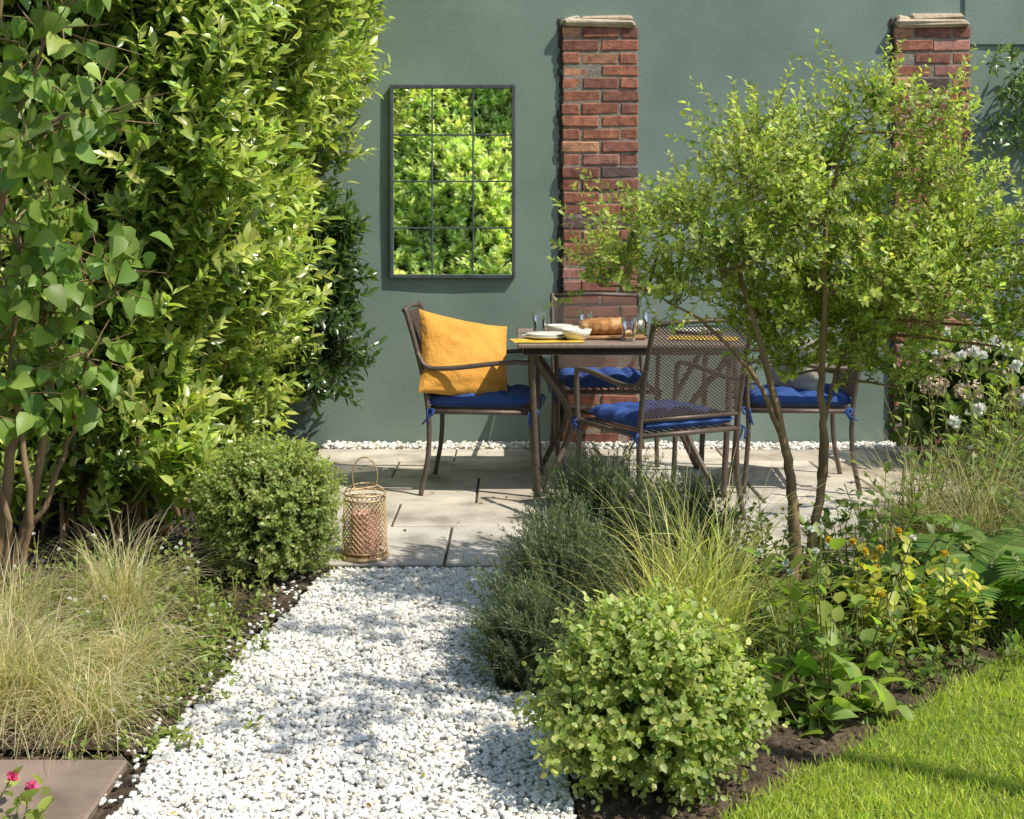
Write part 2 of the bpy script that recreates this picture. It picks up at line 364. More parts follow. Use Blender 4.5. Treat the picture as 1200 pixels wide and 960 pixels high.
# ------------------------------------------------------------------ furniture
def bez(P,n=14):
    P=np.array(P,float); out=[]
    Q=np.vstack([2*P[0]-P[1],P,2*P[-1]-P[-2]])
    for i in range(1,len(Q)-2):
        for t in np.linspace(0,1,n,endpoint=False):
            out.append(.5*((2*Q[i])+(-Q[i-1]+Q[i+1])*t+(2*Q[i-1]-5*Q[i]+4*Q[i+1]-Q[i+2])*t*t+(-Q[i-1]+3*Q[i]-3*Q[i+1]+Q[i+2])*t**3))
    out.append(P[-1]); return np.array(out)
def lattice(acc,o,u,v,W,H,s=.017,th=.0028,slope=1.0):
    o=np.array(o,float);u=nrm(np.array(u,float));v=nrm(np.array(v,float))
    for sg in(1,-1):
        for k in np.arange(-W*slope-H,H+W*slope+H,s):
            def cl(y): return (y-k)/(sg*slope)
            lo,hi=sorted([cl(0),cl(H)]); a0=max(0,lo); a1=min(W,hi)
            if a1-a0<.004: continue
            acc.tube([o+u*a0+v*(k+sg*slope*a0),o+u*a1+v*(k+sg*slope*a1)],th*.5,4,None,False)
def cushion(parent,z,W=.50,Dp=.47,name='seat_cushion'):
    n=49; u=np.linspace(-1,1,n); U,Vv=np.meshgrid(u,u)
    e=np.clip((1-U**8)*(1-Vv**8),0,1)**.45
    h=.036*e*(1+.1*np.cos(U*2)*np.cos(Vv*2))
    d=np.zeros_like(U)
    for a_ in(-.55,0,.55):
        for b_ in(-.55,0,.55):
            r2=((U-a_)**2+(Vv-b_)**2); d+=.034*np.exp(-r2/.02)
        d+=.014*np.exp(-((U-a_)/.07)**2)+.014*np.exp(-((Vv-a_)/.07)**2)
    puff=h*1.3-d*e
    X=U*W/2*(1-.04*np.abs(np.sin(Vv*PI*1.8))); Y=Vv*Dp/2*(1-.04*np.abs(np.sin(U*PI*1.8)))
    top=np.stack([X,Y,z+.033+puff],-1).reshape(-1,3); bot=np.stack([X,Y,z+.033-h*.85],-1).reshape(-1,3)
    i=np.arange((n-1)**2); a_=(i//(n-1))*n+i%(n-1); F=np.stack([a_,a_+1,a_+n+1,a_+n],1)
    F=np.vstack([F,F[:,::-1]+n*n])
    obj(name,np.vstack([top,bot]),F,M_blue,parent,True)
def chair(loc,rot,name='garden_chair'):
    e=empty(name,loc,rot); e.scale=(1,1,.965); a=Acc(); r=.0125
    for s in(-1,1):
        y=s*.255
        a.tube(bez([(-.27,y*1.04,0),(-.235,y,.2),(-.235,y,.42),(-.275,y,.66),(-.34,y,.90),(-.352,y*.98,.915)]),r,8)
        a.tube(bez([(-.29,y,.71),(-.24,y*1.06,.64),(-.12,y*1.1,.635),(.1,y*1.1,.66),(.225,y*1.1,.665),(.262,y*1.08,.64),(.268,y*1.06,.5),(.262,y*1.04,.3),(.285,y*1.04,0)]),r,8)
        a.tube([(-.235,y,.415),(.262,y*1.03,.415)],.012,6)
    a.tube([(.262,-.26,.415),(.262,.26,.415)],.013,8); a.tube([(-.235,-.255,.415),(-.235,.255,.415)],.012,8)
    a.tube([(-.352,-.25,.915),(-.358,0,.925),(-.352,.25,.915)],.0125,8)
    a.tube([(-.243,-.25,.485),(-.243,.25,.485)],.010,8)
    for k in np.linspace(-.22,.22,12): a.tube([(-.23,k,.418),(.26,k,.418)],.005,4)
    lattice(a,(-.247,-.243,.495),(0,1,0),(-.098,0,.41),.486,.42,.0150,.0048,.75)
    a.obj('frame',M_metal,e,True)
    cushion(e,.425)
    b=Acc()
    for s in(-1,1):
        for sx in (-.235,.262):
            p=np.array([sx,s*.262,.43])
            for k in range(2):
                q=p+np.array([rng.normal(0,.02),s*.012,-.05-.04*rng.random()])
                b.tube(bez([p,p+np.array([rng.normal(0,.02),s*.025,-.015]),q],5),.0045,5)
            b.tube(bez([p,p+np.array([.03,s*.02,.0]),p+np.array([.02,s*.02,-.03]),p],5),.005,5)
    b.obj('cushion_ties',M_blue,e,True)
    return e
def pillow(name,loc,rot,W,H,th,mat):
    n=48; u=np.linspace(-1,1,n); U,Vv=np.meshgrid(u,u)
    h=th*np.clip((1-U**2)*(1-Vv**2),0,1)**.42
    f=(h/th)
    wr=f*(.004*np.sin(U*5+Vv*3)*np.sin(Vv*6)+.006*np.exp(-((U-Vv*.8+.35+.1*np.sin(Vv*4))/.12)**2)+.005*np.exp(-((U+Vv*.9-.6)/.09)**2)+.008*np.exp(-((Vv+.75-.2*U)/.08)**2)+.003*np.sin(U*11+Vv*2)*np.abs(Vv))
    X=U*W/2*(1-.07*(1-Vv**2)); Z=Vv*H/2*(1-.06*(1-U**2))-.008*(1-U**2)*(Vv>0)*Vv
    A=np.stack([X,-h+wr,Z],-1).reshape(-1,3); B=np.stack([X,h,Z],-1).reshape(-1,3)
    i=np.arange((n-1)**2); a_=(i//(n-1))*n+i%(n-1); F=np.stack([a_,a_+1,a_+n+1,a_+n],1)
    F=np.vstack([F,F[:,::-1]+n*n])
    o=obj(name,np.vstack([A,B]),F,mat,None,True); o.location=loc; o.rotation_euler=rot; return o
chair((-.15,6.38,0),math.radians(-4))
chair((.66,5.74,0),math.radians(90+27))
chair((.50,7.12,0),math.radians(-88))
chair((1.42,6.42,0),math.radians(176))
pillow('ochre_pillow',(-.235,6.30,.640),(math.radians(-24),math.radians(12),math.radians(28)),.50,.43,.085,M_orange)
pillow('beige_pillow',(1.44,6.42,.60),(math.radians(-12),0,math.radians(-50)),.34,.30,.06,M_grey)
e=empty('garden_table',(.565,6.45,0)); a=Acc(); TW,TD=1.08,.90
a.box((0,0,.728),(TW,TD,.022),.006); fixn(a.obj('table_top',M_twood,e))
a=Acc()
for s in(-1,1):
    a.box((0,s*(TD/2-.04),.70),(TW-.08,.022,.035),.003); a.box((s*(TW/2-.04),0,.70),(.022,TD-.105,.035),.003)
    for q in(-1,1):
        a.tube(bez([(s*.47,q*.38,.70),(s*.42,q*.33,.6),(s*.30,q*.24,.42),(s*.28,q*.22,.30),(s*.36,q*.28,.12),(s*.42,q*.34,0)]),.015,8)
        a.tube(bez([(s*.47,q*.38,.70),(s*.46,q*.37,.4),(s*.44,q*.36,0)]),.015,8)
a.tube([(-.28,-.22,.32),(.28,.22,.32)],.01,6); a.tube([(-.28,.22,.33),(.28,-.22,.33)],.01,6)
a.obj('legs',M_metal,e,True)
TT=.74
def lathe(name,prof,loc,mat,seg=36):
    V=[];F=[]
    for r,z in prof:
        for k in range(seg):
            t=2*PI*k/seg; V.append((r*math.cos(t),r*math.sin(t),z))
    for i in range(len(prof)-1):
        for k in range(seg):
            k2=(k+1)%seg; F.append((i*seg+k,i*seg+k2,(i+1)*seg+k2,(i+1)*seg+k))
    o=obj(name,V,F,mat,None,True); o.location=loc; return o
def plate(x,y,z=0,s=1): return lathe('plate',[(.001,.004),(.07*s,.004),(.085*s,.008),(.12*s,.02),(.122*s,.017),(.085*s,.001),(.001,0)],(x,y,TT+z),M_ceramic)
plate(.17,6.25); plate(.17,6.25,.009,.85); plate(.30,6.7); plate(.95,6.6)
def bowl(x,y,s=1): return lathe('bowl',[(.001,.008),(.04*s,.012),(.062*s,.035*s),(.07*s,.055*s),(.074*s,.055*s),(.066*s,.03*s),(.042*s,.002),(.001,0)],(x,y,TT+.001),M_ceramic)
bowl(.31,6.16); bowl(.24,6.48,.9); bowl(.62,6.72)
def glass(x,y,h=.11,r=.034): 
    return lathe('drinking_glass',[(.001,.008),(r*.85,.008),(r,h),(r+.0025,h),(r*.85+.003,0),(.001,0)],(x,y,TT+.0015),M_glass)
glass(.56,6.14); glass(.68,6.30,.14,.036); glass(.38,6.62); glass(.14,6.55)
lathe('glass_jug',[(.001,.006),(.05,.006),(.062,.06),(.05,.13),(.042,.17),(.05,.20),(.053,.20),(.046,.17),(.054,.13),(.066,.06),(.053,0),(.001,0)],(.69,6.48,TT+.0015),M_glass)
a=Acc(); a.box((.47,6.28,TT+.010),(.36,.18,.016),.005); fixn(a.obj('bread_board',M_wood))
V=[];F=[];nu,nv=40,24
for i in range(nu+1):
    t=i/nu; x=-.15+.30*t; r=.050*max(0,(1-(2*t-1)**4))**.5+.0005; r*=1+.05*math.sin(t*2*PI*6)
    for k in range(nv):
        an=2*PI*k/nv; V.append((x,r*1.05*math.cos(an),r*.85*math.sin(an)))
for i in range(nu):
    for k in range(nv):
        k2=(k+1)%nv; F.append((i*nv+k,i*nv+k2,(i+1)*nv+k2,(i+1)*nv+k))
o=obj('bread_loaf',V,F,M_bread,None,True); o.location=(.47,6.28,TT+.060); o.rotation_euler=(0,0,.25)
for (x,y,r_) in((.17,6.13,.1),(.93,6.25,-.2)):
    V,F=grid(-.17,.17,-.11,.11,14,10,lambda X,Y:.004+.003*np.sin(X*40)*np.sin(Y*30))
    o=obj('yellow_napkin',V,F,M_yel,None,True); o.location=(x,y,TT-.0005); o.rotation_euler=(0,0,r_)
# lantern
e=empty('lantern',(-.575,5.0,.0)); a=Acc(); R0,R1,H=.088,.080,.25
def ring(acc,r,z,th,n=40):
    acc.tube([(r*math.cos(t),r*math.sin(t),z) for t in np.linspace(0,2*PI,n+1)],th,6,None,False)
for z,r,th in((.008,.09,.008),(.03,.0885,.003),(H,.081,.004),(H-.02,.081,.003)): ring(a,r,z,th)
nh=26
for s in(-1,1):
    for k in range(nh):
        P=[]
        for t in np.linspace(0,1,14):
            an=2*PI*k/nh+s*t*2.3; r=R0+(R1-R0)*t; P.append((r*math.cos(an),r*math.sin(an),.03+(H-.05)*t))
        a.tube(P,.0021,4,None,False)
for k in range(8):
    an=2*PI*k/8; a.tube(bez([(.081*math.cos(an),.081*math.sin(an),H),(.065*math.cos(an),.065*math.sin(an),H+.022),(.045*math.cos(an),.045*math.sin(an),H+.03)],5),.0025,5)
ring(a,.045,H+.03,.003,24)
a.tube(bez([(-.045,0,H+.03),(-.048,0,H+.08),(-.03,0,H+.125),(0,0,H+.14),(.03,0,H+.125),(.048,0,H+.08),(.045,0,H+.03)],8),.003,6)
a.obj('brass_body',M_gold,e,True)
o=lathe('base_plate',[(.001,.004),(.088,.004),(.088,.010),(.001,.010)],(0,0,0),M_gold); o.parent=e
o=lathe('candle_holder',[(.001,.012),(.05,.012),(.055,.03),(.055,.17),(.05,.175),(.048,.17),(.001,.165)],(0,0,0),M_pink); o.parent=e
# ------------------------------------------------------------------ plants
def jitter_path(p,q,n=8,amp=.03):
    p=np.array(p,float);q=np.array(q,float);t=np.linspace(0,1,n)[:,None]
    off=np.cumsum(rng.normal(0,amp/ n**.5,(n,3)),0); off=off-off[0]-t*(off[-1]-off[0])
    return p+(q-p)*t+off
hd=empty('laurel_hedge')
def faceX(y,z): return -1.27+.24*np.clip(z-.6,0,3)+.09*np.sin(y*3.1+z*1.3)+.08*np.sin(z*4.3+y*1.7)+.04*np.sin(y*9+z*7)
def faceY(x,z): return 4.95+.10*np.sin(x*4+z*2)+.09*np.sin(z*5-x*3)-.10*np.clip(z-1,0,3)
def hedge_shoots(N,layer,z0=.1):
    n1=int(N*.60); y=rng.uniform(4.85,7.5,n1); z=z0+rng.random(n1)**.9*3.0
    B1=np.stack([faceX(y,z)-layer-rng.random(n1)*.14,y,z],1); D1=np.stack([rng.normal(.65,.35,n1),rng.normal(-.15,.45,n1),rng.normal(.95,.4,n1)],1)
    n2=N-n1; x=rng.uniform(-2.6,-.95,n2); z=z0+rng.random(n2)**.9*3.0; x=np.minimum(x,faceX(4.9,z)-.02)
    B2=np.stack([x,faceY(x,z)+layer+rng.random(n2)*.14,z],1); D2=np.stack([rng.normal(.3,.4,n2),rng.normal(-.5,.3,n2),rng.normal(.95,.4,n2)],1)
    return np.vstack([B1,B2]),np.vstack([D1,D2])
B,D=hedge_shoots(2700,.06); L=rng.uniform(.12,.30,len(B))
P,LD,NN,t=shoot_leaves(B,D,L,14,1.0)
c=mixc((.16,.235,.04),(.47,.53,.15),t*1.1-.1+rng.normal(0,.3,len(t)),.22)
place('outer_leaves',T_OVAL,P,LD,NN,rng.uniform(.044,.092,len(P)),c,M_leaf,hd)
a=Acc()
for i in range(0,len(B),3): a.tube([B[i]-D[i]*.1,B[i]+nrm(D[i])*L[i]],[.004,.0015],4,None,False)
a.obj('shoots',M_stem,hd,True)
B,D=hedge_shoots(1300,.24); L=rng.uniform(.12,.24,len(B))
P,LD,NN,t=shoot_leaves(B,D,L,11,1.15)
place('inner_leaves',T_OVAL,P,LD,NN,rng.uniform(.055,.09,len(P)),mixc((.05,.09,.015),(.13,.19,.035),t,.2),M_leaf,hd)  # inner layer coloured darker, the hedge's inside shade put into the leaf colour
a=Acc()
for i in range(90):
    if i%2: x=rng.uniform(-2.6,-1.45); y=5.05+rng.random()*.3
    else: y=rng.uniform(5,7.4); x=-1.5+rng.normal(0,.04)
    a.tube(jitter_path((x,y,-.03),(x+rng.normal(0,.12)-.05,y+rng.normal(0,.1),.75),8,.04),np.linspace(.012,.006,8),6)
a.obj('stems',M_bark,hd,True)
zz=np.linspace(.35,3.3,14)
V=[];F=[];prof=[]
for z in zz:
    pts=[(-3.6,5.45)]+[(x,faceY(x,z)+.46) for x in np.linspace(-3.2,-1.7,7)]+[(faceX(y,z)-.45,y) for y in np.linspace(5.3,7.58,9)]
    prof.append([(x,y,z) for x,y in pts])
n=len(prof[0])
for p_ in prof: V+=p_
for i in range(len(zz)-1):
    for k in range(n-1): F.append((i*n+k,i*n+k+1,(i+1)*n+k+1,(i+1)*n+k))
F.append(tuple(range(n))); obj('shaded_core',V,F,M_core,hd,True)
# lilac
lc=empty('lilac_shrub'); a=Acc(); tips=[]
stems=[[(-1.84,4.52,-.03),(-1.78,4.50,.35),(-1.70,4.45,.75),(-1.60,4.4,1.05),(-1.52,4.3,1.35)],
       [(-1.80,4.56,-.03),(-1.68,4.55,.45),(-1.63,4.5,.9),(-1.75,4.4,1.4),(-1.8,4.3,2.0)],
       [(-1.84,4.40,-.03),(-1.80,4.30,.5),(-1.72,4.2,1.0),(-1.60,4.08,1.45),(-1.42,3.98,1.62),(-1.30,3.95,1.64)],
       [(-1.95,4.55,-.03),(-1.88,4.4,.6),(-1.84,4.3,1.2),(-1.7,4.2,1.9),(-1.6,4.1,2.4)],
       [(-1.86,4.60,-.03),(-1.66,4.62,.35),(-1.56,4.6,.65),(-1.50,4.5,.85)],
       [(-1.76,4.38,-.03),(-1.70,4.32,.3),(-1.76,4.2,.7),(-1.8,4.1,1.0)],
       [(-1.75,4.3,1.4),(-1.55,4.1,1.75),(-1.35,4.0,2.1)],[(-1.6,4.4,1.05),(-1.45,4.3,1.1),(-1.32,4.25,1.15)],
       [(-1.72,4.36,-.03),(-1.62,4.3,.35),(-1.66,4.25,.8),(-1.58,4.2,1.2)]]
for i,s in enumerate(stems):
    P=bez(s,6)+0; P[1:-1]+=rng.normal(0,.004,P[1:-1].shape); r0=[.022,.018,.020,.020,.013,.014,.009,.008,.014][i]; a.tube(P,np.linspace(r0,r0*.35,len(P)),8)
    for k in range(len(P)//3,len(P)): 
        if P[k][2]>.6: tips.append(P[k])
tips=np.array(tips); n=300
b=tips[rng.integers(0,len(tips),n)]; dd=nrm(np.stack([rng.normal(.1,.6,n),rng.normal(-.2,.5,n),rng.normal(.1,.6,n)],1)); ln=rng.uniform(.08,.30,n)
keep=(b+dd*ln[:,None])[:,2]>.55
b,dd,ln=b[keep],dd[keep],ln[keep]; n=len(b)
for i in range(n): a.tube(jitter_path(b[i],b[i]+dd[i]*ln[i],4,.01),np.linspace(.004,.0015,4),4,None,False)
a.obj('stems',M_bark,lc,True)
m_=850; k=rng.integers(0,n,m_); tt=rng.uniform(.3,1.,m_)
P=b[k]+dd[k]*(ln[k]*tt)[:,None]+rng.normal(0,.01,(m_,3))
LD=np.stack([rng.normal(.1,.6,m_),rng.normal(-.15,.5,m_),rng.normal(-.65,.4,m_)],1)
NN=np.stack([rng.normal(.5,.5,m_),rng.normal(-.5,.4,m_),rng.normal(.65,.35,m_)],1)
place('leaves',T_HEART,P+nrm(LD)*.015,LD,NN,rng.uniform(.04,.092,m_),mixc((.12,.21,.045),(.33,.43,.10),rng.random(m_),.22),M_leafsoft,lc)
def bushshoots(name,c,R,N,nl,leaf,tpl,c1,c2,Ls,mat,sp=1.0,up=.6,core=.6,stem=True,shell=.25,wid=1.,bump=.12,zmin=-.02):
    e=empty(name,(0,0,0)); c=np.array(c);R=np.array(R)
    d=nrm(rng.normal(size=(N,3))); d[:,2]=np.where(d[:,2]<-.75,-d[:,2],d[:,2])
    lump=1+bump*(np.sin(d[:,0]*6+c[0]*9)*np.sin(d[:,1]*5+2)+np.sin(d[:,2]*7+c[1]*5)*.7)
    rr=(1-shell*rng.random(N))*lump
    L=rng.uniform(Ls[0],Ls[1],N)
    B=c+d*R*rr[:,None]-d*L[:,None]*.7; D=d+np.array([0,0,up])+rng.normal(0,.3,(N,3))
    k=B[:,2]>zmin; B,D,L,d,rr=B[k],D[k],L[k],d[k],rr[k]; N=len(B)
    P,LD,NN,t=shoot_leaves(B,D,L,nl,sp)
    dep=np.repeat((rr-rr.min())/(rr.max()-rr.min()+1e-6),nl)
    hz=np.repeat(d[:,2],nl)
    col=mixc(c1,c2,.55*t+.35*dep+.15*hz+rng.normal(0,.18,len(t)),.2)  # inside shade and lighter top are mixed into the leaf colour
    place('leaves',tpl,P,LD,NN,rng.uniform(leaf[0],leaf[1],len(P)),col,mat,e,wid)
    if stem:
        a=Acc()
        for i in range(0,N,4): a.tube([c+(B[i]-c)*.5,B[i],B[i]+nrm(D[i])*L[i]*.9],[.004,.0025,.001],4,None,False)
        a.obj('twigs',M_stem,e,True)
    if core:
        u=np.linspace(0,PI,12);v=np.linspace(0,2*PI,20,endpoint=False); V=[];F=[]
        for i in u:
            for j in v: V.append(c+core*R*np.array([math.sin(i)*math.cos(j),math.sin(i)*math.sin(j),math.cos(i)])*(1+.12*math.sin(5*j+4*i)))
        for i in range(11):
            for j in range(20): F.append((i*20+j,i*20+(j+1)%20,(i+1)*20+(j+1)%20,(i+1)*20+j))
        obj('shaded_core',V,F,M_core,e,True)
    return e
bushshoots('evergreen_shrub',(-1.2,7.2,.85),(.36,.32,.80),650,12,(.05,.085),T_OVAL,(.03,.06,.02),(.09,.15,.04),(.12,.24),M_leaf,1.0)
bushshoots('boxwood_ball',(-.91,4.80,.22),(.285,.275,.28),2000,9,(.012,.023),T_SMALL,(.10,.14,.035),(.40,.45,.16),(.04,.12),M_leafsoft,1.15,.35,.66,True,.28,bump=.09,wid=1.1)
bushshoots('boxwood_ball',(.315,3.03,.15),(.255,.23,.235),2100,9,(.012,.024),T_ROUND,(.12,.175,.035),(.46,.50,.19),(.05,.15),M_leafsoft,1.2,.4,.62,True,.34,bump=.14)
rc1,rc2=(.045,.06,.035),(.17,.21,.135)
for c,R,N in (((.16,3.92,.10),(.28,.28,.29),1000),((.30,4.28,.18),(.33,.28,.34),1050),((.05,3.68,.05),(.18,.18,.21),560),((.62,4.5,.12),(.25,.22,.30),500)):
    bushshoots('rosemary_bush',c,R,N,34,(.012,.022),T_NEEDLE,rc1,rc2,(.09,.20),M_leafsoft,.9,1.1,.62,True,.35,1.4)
def grass(name,c,N,L,spread,c1,c2,mat,width=.0025,rad=.05,droop=.9,bias=(0,0)):
    n=8; az=rng.uniform(0,2*PI,N); lean=np.abs(rng.normal(0,spread,N)); Ln=L*rng.uniform(.5,1.1,N)
    o=np.stack([c[0]+rng.normal(0,rad,N),c[1]+rng.normal(0,rad,N),np.full(N,c[2])],1)
    h=np.stack([np.cos(az)+bias[0],np.sin(az)+bias[1],np.zeros(N)],1)
    t=np.linspace(0,1,n)
    ang=lean[:,None]+droop*(t**1.5)[None]*rng.uniform(.5,1.6,N)[:,None]
    st=(Ln/(n-1))[:,None]
    hx=np.cumsum(np.sin(ang)*st,1); vz=np.cumsum(np.cos(ang)*st,1)
    C=o[:,None]+h[:,None]*hx[:,:,None]; C[:,:,2]+=vz
    C[:,:,2]=np.maximum(C[:,:,2],GZ+.01+rng.random((N,1))*.02)
    side=nrm(np.cross(h,[0,0,1.])+rng.normal(0,.3,(N,3)))
    w_=width*(1-t**2*.9)[None]*rng.uniform(.6,1.3,N)[:,None]
    V=np.stack([C-side[:,None]*w_[:,:,None]/2,C+side[:,None]*w_[:,:,None]/2],2).reshape(-1,3)
    i=np.arange(N)[:,None]*2*n+np.arange(n-1)[None]*2
    F=np.stack([i,i+1,i+3,i+2],-1).reshape(-1,4)
    return obj(name,V,F,mat,None,False,np.repeat(mixc(c1,c2,rng.random(N),.2),2*n,0))
S1,S2=(.42,.36,.19),(.85,.77,.54); Gn1,Gn2=(.16,.22,.06),(.42,.45,.16)
for c,N,L,dr in (((-1.36,3.50,GZ),1700,.38,1.6),((-1.68,3.70,GZ),1200,.36,1.5),((-1.12,3.70,GZ),900,.30,1.7),((-1.30,4.25,GZ),900,.38,1.2),((-1.62,4.15,GZ),600,.32,1.2),((-1.12,3.36,GZ),800,.27,1.8),((-1.45,3.28,GZ),500,.24,1.7)):
    grass('feather_grass',c,int(N*.75),L,.7,S1,S2,M_dry,.0021,.045,dr,(.12,-.18)); grass('feather_grass',c,int(N*.35),L*.9,.6,Gn1,Gn2,M_grass,.0026,.045,dr)
for c,N,L in (((.50,3.72,GZ),330,.62),((.62,3.9,GZ),260,.6),((.42,3.5,GZ),200,.45)):
    grass('sedge_grass',c,N,L,.35,(.26,.28,.07),(.66,.62,.30),M_grass,.0038,.05,1.1)
for c in ((1.75,4.8,GZ),(2.05,4.6,GZ),(2.35,5.1,GZ),(1.6,5.0,GZ)):
    grass('sedge_grass',c,600,.52,.45,(.2,.22,.08),(.6,.55,.32),M_dry,.003,.06,1.1)
def perennial(name,c,n,h,rad,leaf,tpl,c1,c2,mat=None,nl=9,lean=.25,sp=1.2,flowers=None,wid=1.):
    e=empty(name,(0,0,0)); c=np.array(c,float); mat=mat or M_leafsoft; a=Acc()
    B=c+np.stack([rng.normal(0,rad,n),rng.normal(0,rad,n),np.zeros(n)],1)
    D=nrm(np.stack([rng.normal(0,lean,n),rng.normal(0,lean,n),np.ones(n)],1)); L=h*rng.uniform(.55,1.05,n)
    P,LD,NN,t=shoot_leaves(B,D,L,nl,sp,.2); P+=rng.normal(0,.01,P.shape)
    NN[:,2]+=.8
    place('leaves',tpl,P,LD,NN,rng.uniform(leaf[0],leaf[1],len(P)),mixc(c1,c2,t*.6+rng.random(len(t))*.4,.2),mat,e,wid)
    for i in range(n): a.tube([B[i],B[i]+D[i]*L[i]*.5,B[i]+D[i]*L[i]],[.003,.0025,.0015],5,None,False)
    a.obj('stems',M_stem,e,True)
    if flowers:
        fc,fr,fn=flowers; idx=np.argsort(-L)[:fn]; C=B[idx]+D[idx]*(L[idx]+.01)[:,None]; m=26
        dd=nrm(rng.normal(size=(fn,m,3))+np.array([0,-.3,.7])); pp=np.repeat(C,m,0)
        place('flowers',T_ROUND,pp,dd.reshape(-1,3),rng.normal(size=(fn*m,3)),fr,mixc(fc,[min(1,v*1.1) for v in fc],rng.random(fn*m),.06),M_petal,e)
    return e
dk1,dk2=(.06,.10,.025),(.19,.27,.06); lt1,lt2=(.13,.19,.04),(.34,.40,.11)
for c,n,h,l in (((1.25,4.45,GZ),26,.42,.05),((1.55,4.75,GZ),26,.5,.05),((1.0,4.6,GZ),24,.36,.04),((1.9,5.2,GZ),30,.5,.045),((.85,4.75,GZ),20,.3,.035),((2.3,5.5,GZ),30,.5,.05),((1.45,4.15,GZ),26,.20,.045),((1.75,4.35,GZ),26,.25,.04),((.72,4.15,GZ),30,.28,.04),((.9,3.95,GZ),30,.22,.04),((1.05,3.80,GZ),26,.14,.035),((.72,3.7,GZ),26,.24,.035),((2.6,5.9,GZ),36,.62,.06),((2.0,4.85,GZ),28,.34,.045),((2.4,6.4,GZ),30,.4,.05),((1.2,3.82,GZ),22,.12,.035),((1.5,4.02,GZ),22,.13,.035)):
    perennial('leafy_perennial',c,n,h,.12,(l*.5,l*1.2),T_OVAL,dk1,dk2,nl=13,wid=1.4,lean=.32)
perennial('variegated_perennial',(1.25,4.0,GZ),30,.30,.09,(.025,.05),T_ROUND,(.20,.24,.04),(.60,.56,.12),nl=11)
perennial('yellow_coneflower',(1.12,3.98,GZ),18,.36,.10,(.03,.05),T_OVAL,lt1,lt2,nl=8,flowers=((.75,.55,.05),.015,10))
perennial('white_dahlia',(2.15,5.7,GZ),34,.84,.18,(.03,.07),T_OVAL,lt1,lt2,flowers=((.88,.88,.84),.032,12))
perennial('white_dahlia',(2.05,5.1,GZ),26,.66,.14,(.03,.06),T_OVAL,lt1,lt2,flowers=((.88,.88,.84),.030,9))
perennial('japanese_anemone',(.82,3.48,GZ),20,.50,.06,(.025,.075),T_ROUND,(.12,.19,.04),(.28,.35,.08),nl=6,lean=.16,flowers=((.8,.8,.75),.012,9))
for c in ((.95,3.44,GZ),(.80,3.33,GZ),(.70,3.42,GZ)):
    perennial('foxglove_rosette',c,9,.14,.03,(.06,.10),T_HEART,(.14,.22,.05),(.27,.37,.09),nl=3,lean=.5,wid=.75)
for c,n,h in (((-.98,4.02,GZ),34,.13),((-1.02,3.66,GZ),26,.10),((-1.04,4.32,GZ),34,.16),((-1.18,4.5,GZ),30,.2),((-1.0,3.45,GZ),24,.08),((-1.25,3.9,GZ),30,.2),((-1.5,4.45,GZ),30,.26),((-.95,3.25,GZ),18,.06),((-.93,3.85,GZ),20,.07)):
    perennial('creeping_daisy',c,n,h,.09,(.015,.032),T_OVAL,lt1,lt2,nl=12,lean=.5,flowers=((.85,.85,.8),.008,5),wid=1.3)
bushshoots('hydrangea',(2.55,6.95,.30),(.45,.3,.34),260,8,(.07,.11),T_ROUND,dk1,(.13,.2,.04),(.12,.2),M_leafsoft,1.2,.6,.5)
h=empty('hydrangea_flowers'); C=[(2.28,6.72,.58),(2.42,6.66,.66),(2.55,6.68,.52),(2.36,6.62,.44),(2.70,6.66,.62),(2.62,6.62,.40),(2.2,6.68,.46)]
pp=[];dd=[]
for c_ in C:
    d_=nrm(rng.normal(size=(90,3))); pp.append(np.array(c_)+d_*np.array([.065,.065,.05])); dd.append(d_+rng.normal(0,.5,(90,3)))
pp=np.vstack(pp);dd=np.vstack(dd)
place('florets',T_ROUND,pp,np.cross(dd,rng.normal(size=dd.shape)),dd,.026,mixc((.45,.33,.22),(.66,.60,.42),rng.random(len(pp)),.15),M_petal,h)
def fern(name,c,n,L):
    P=[];D=[];NN=[];S=[];a=Acc()
    for i in range(n):
        az=2*PI*i/n+rng.normal(0,.2); el0=rng.uniform(.9,1.3); h=np.array([math.cos(az),math.sin(az),0]); p=np.array(c,float); pts=[p.copy()]; m=26; Li=L*rng.uniform(.7,1.1)
        for k in range(m):
            an=el0-1.7*(k/m)**1.2; d=h*math.cos(an)+np.array([0,0,math.sin(an)]); p=p+d*Li/m; pts.append(p.copy())
            if k>2:
                side=np.cross(d,[0,0,1.]); side/=np.linalg.norm(side)+1e-9; up=np.cross(side,d)
                for s in(-1,1):
                    P.append(p.copy());D.append(side*s+d*.35+rng.normal(0,.05,3));NN.append(up);S.append(.085*Li/.5*math.sin(PI*(.12+.86*k/m))+.006)
        a.tube(pts,np.linspace(.003,.001,len(pts)),5,None,False)
    e=empty(name); P=np.array(P)
    place('fronds',T_PINNA,P,np.array(D),np.array(NN),np.array(S),mixc((.10,.19,.045),(.22,.34,.08),rng.random(len(P)),.12),M_leafsoft,e,1.3); a.obj('ribs',M_stem,e,True)
fern('fern',(1.50,4.22,GZ),14,.56); fern('fern',(1.82,4.48,GZ),13,.58); fern('fern',(1.2,4.3,GZ),10,.42); fern('fern',(2.2,4.9,GZ),12,.6)
cl=empty('climbing_plant'); a=Acc(); B=[];D=[]
for k in range(9):
    s=np.array([3.6,7.5,1.6+.08*k]); q=np.array([rng.uniform(2.74,3.0),7.45,1.80+.05*k+rng.normal(0,.05)]); P=jitter_path(s,q,14,.14); P[:,1]=np.clip(P[:,1],7.42,7.54)
    a.tube(P,np.linspace(.006,.002,14),5)
    for p_ in P[3:]:
        for _ in range(3): B.append(p_);D.append(rng.normal(size=3)+np.array([-.3,-.6,0]))
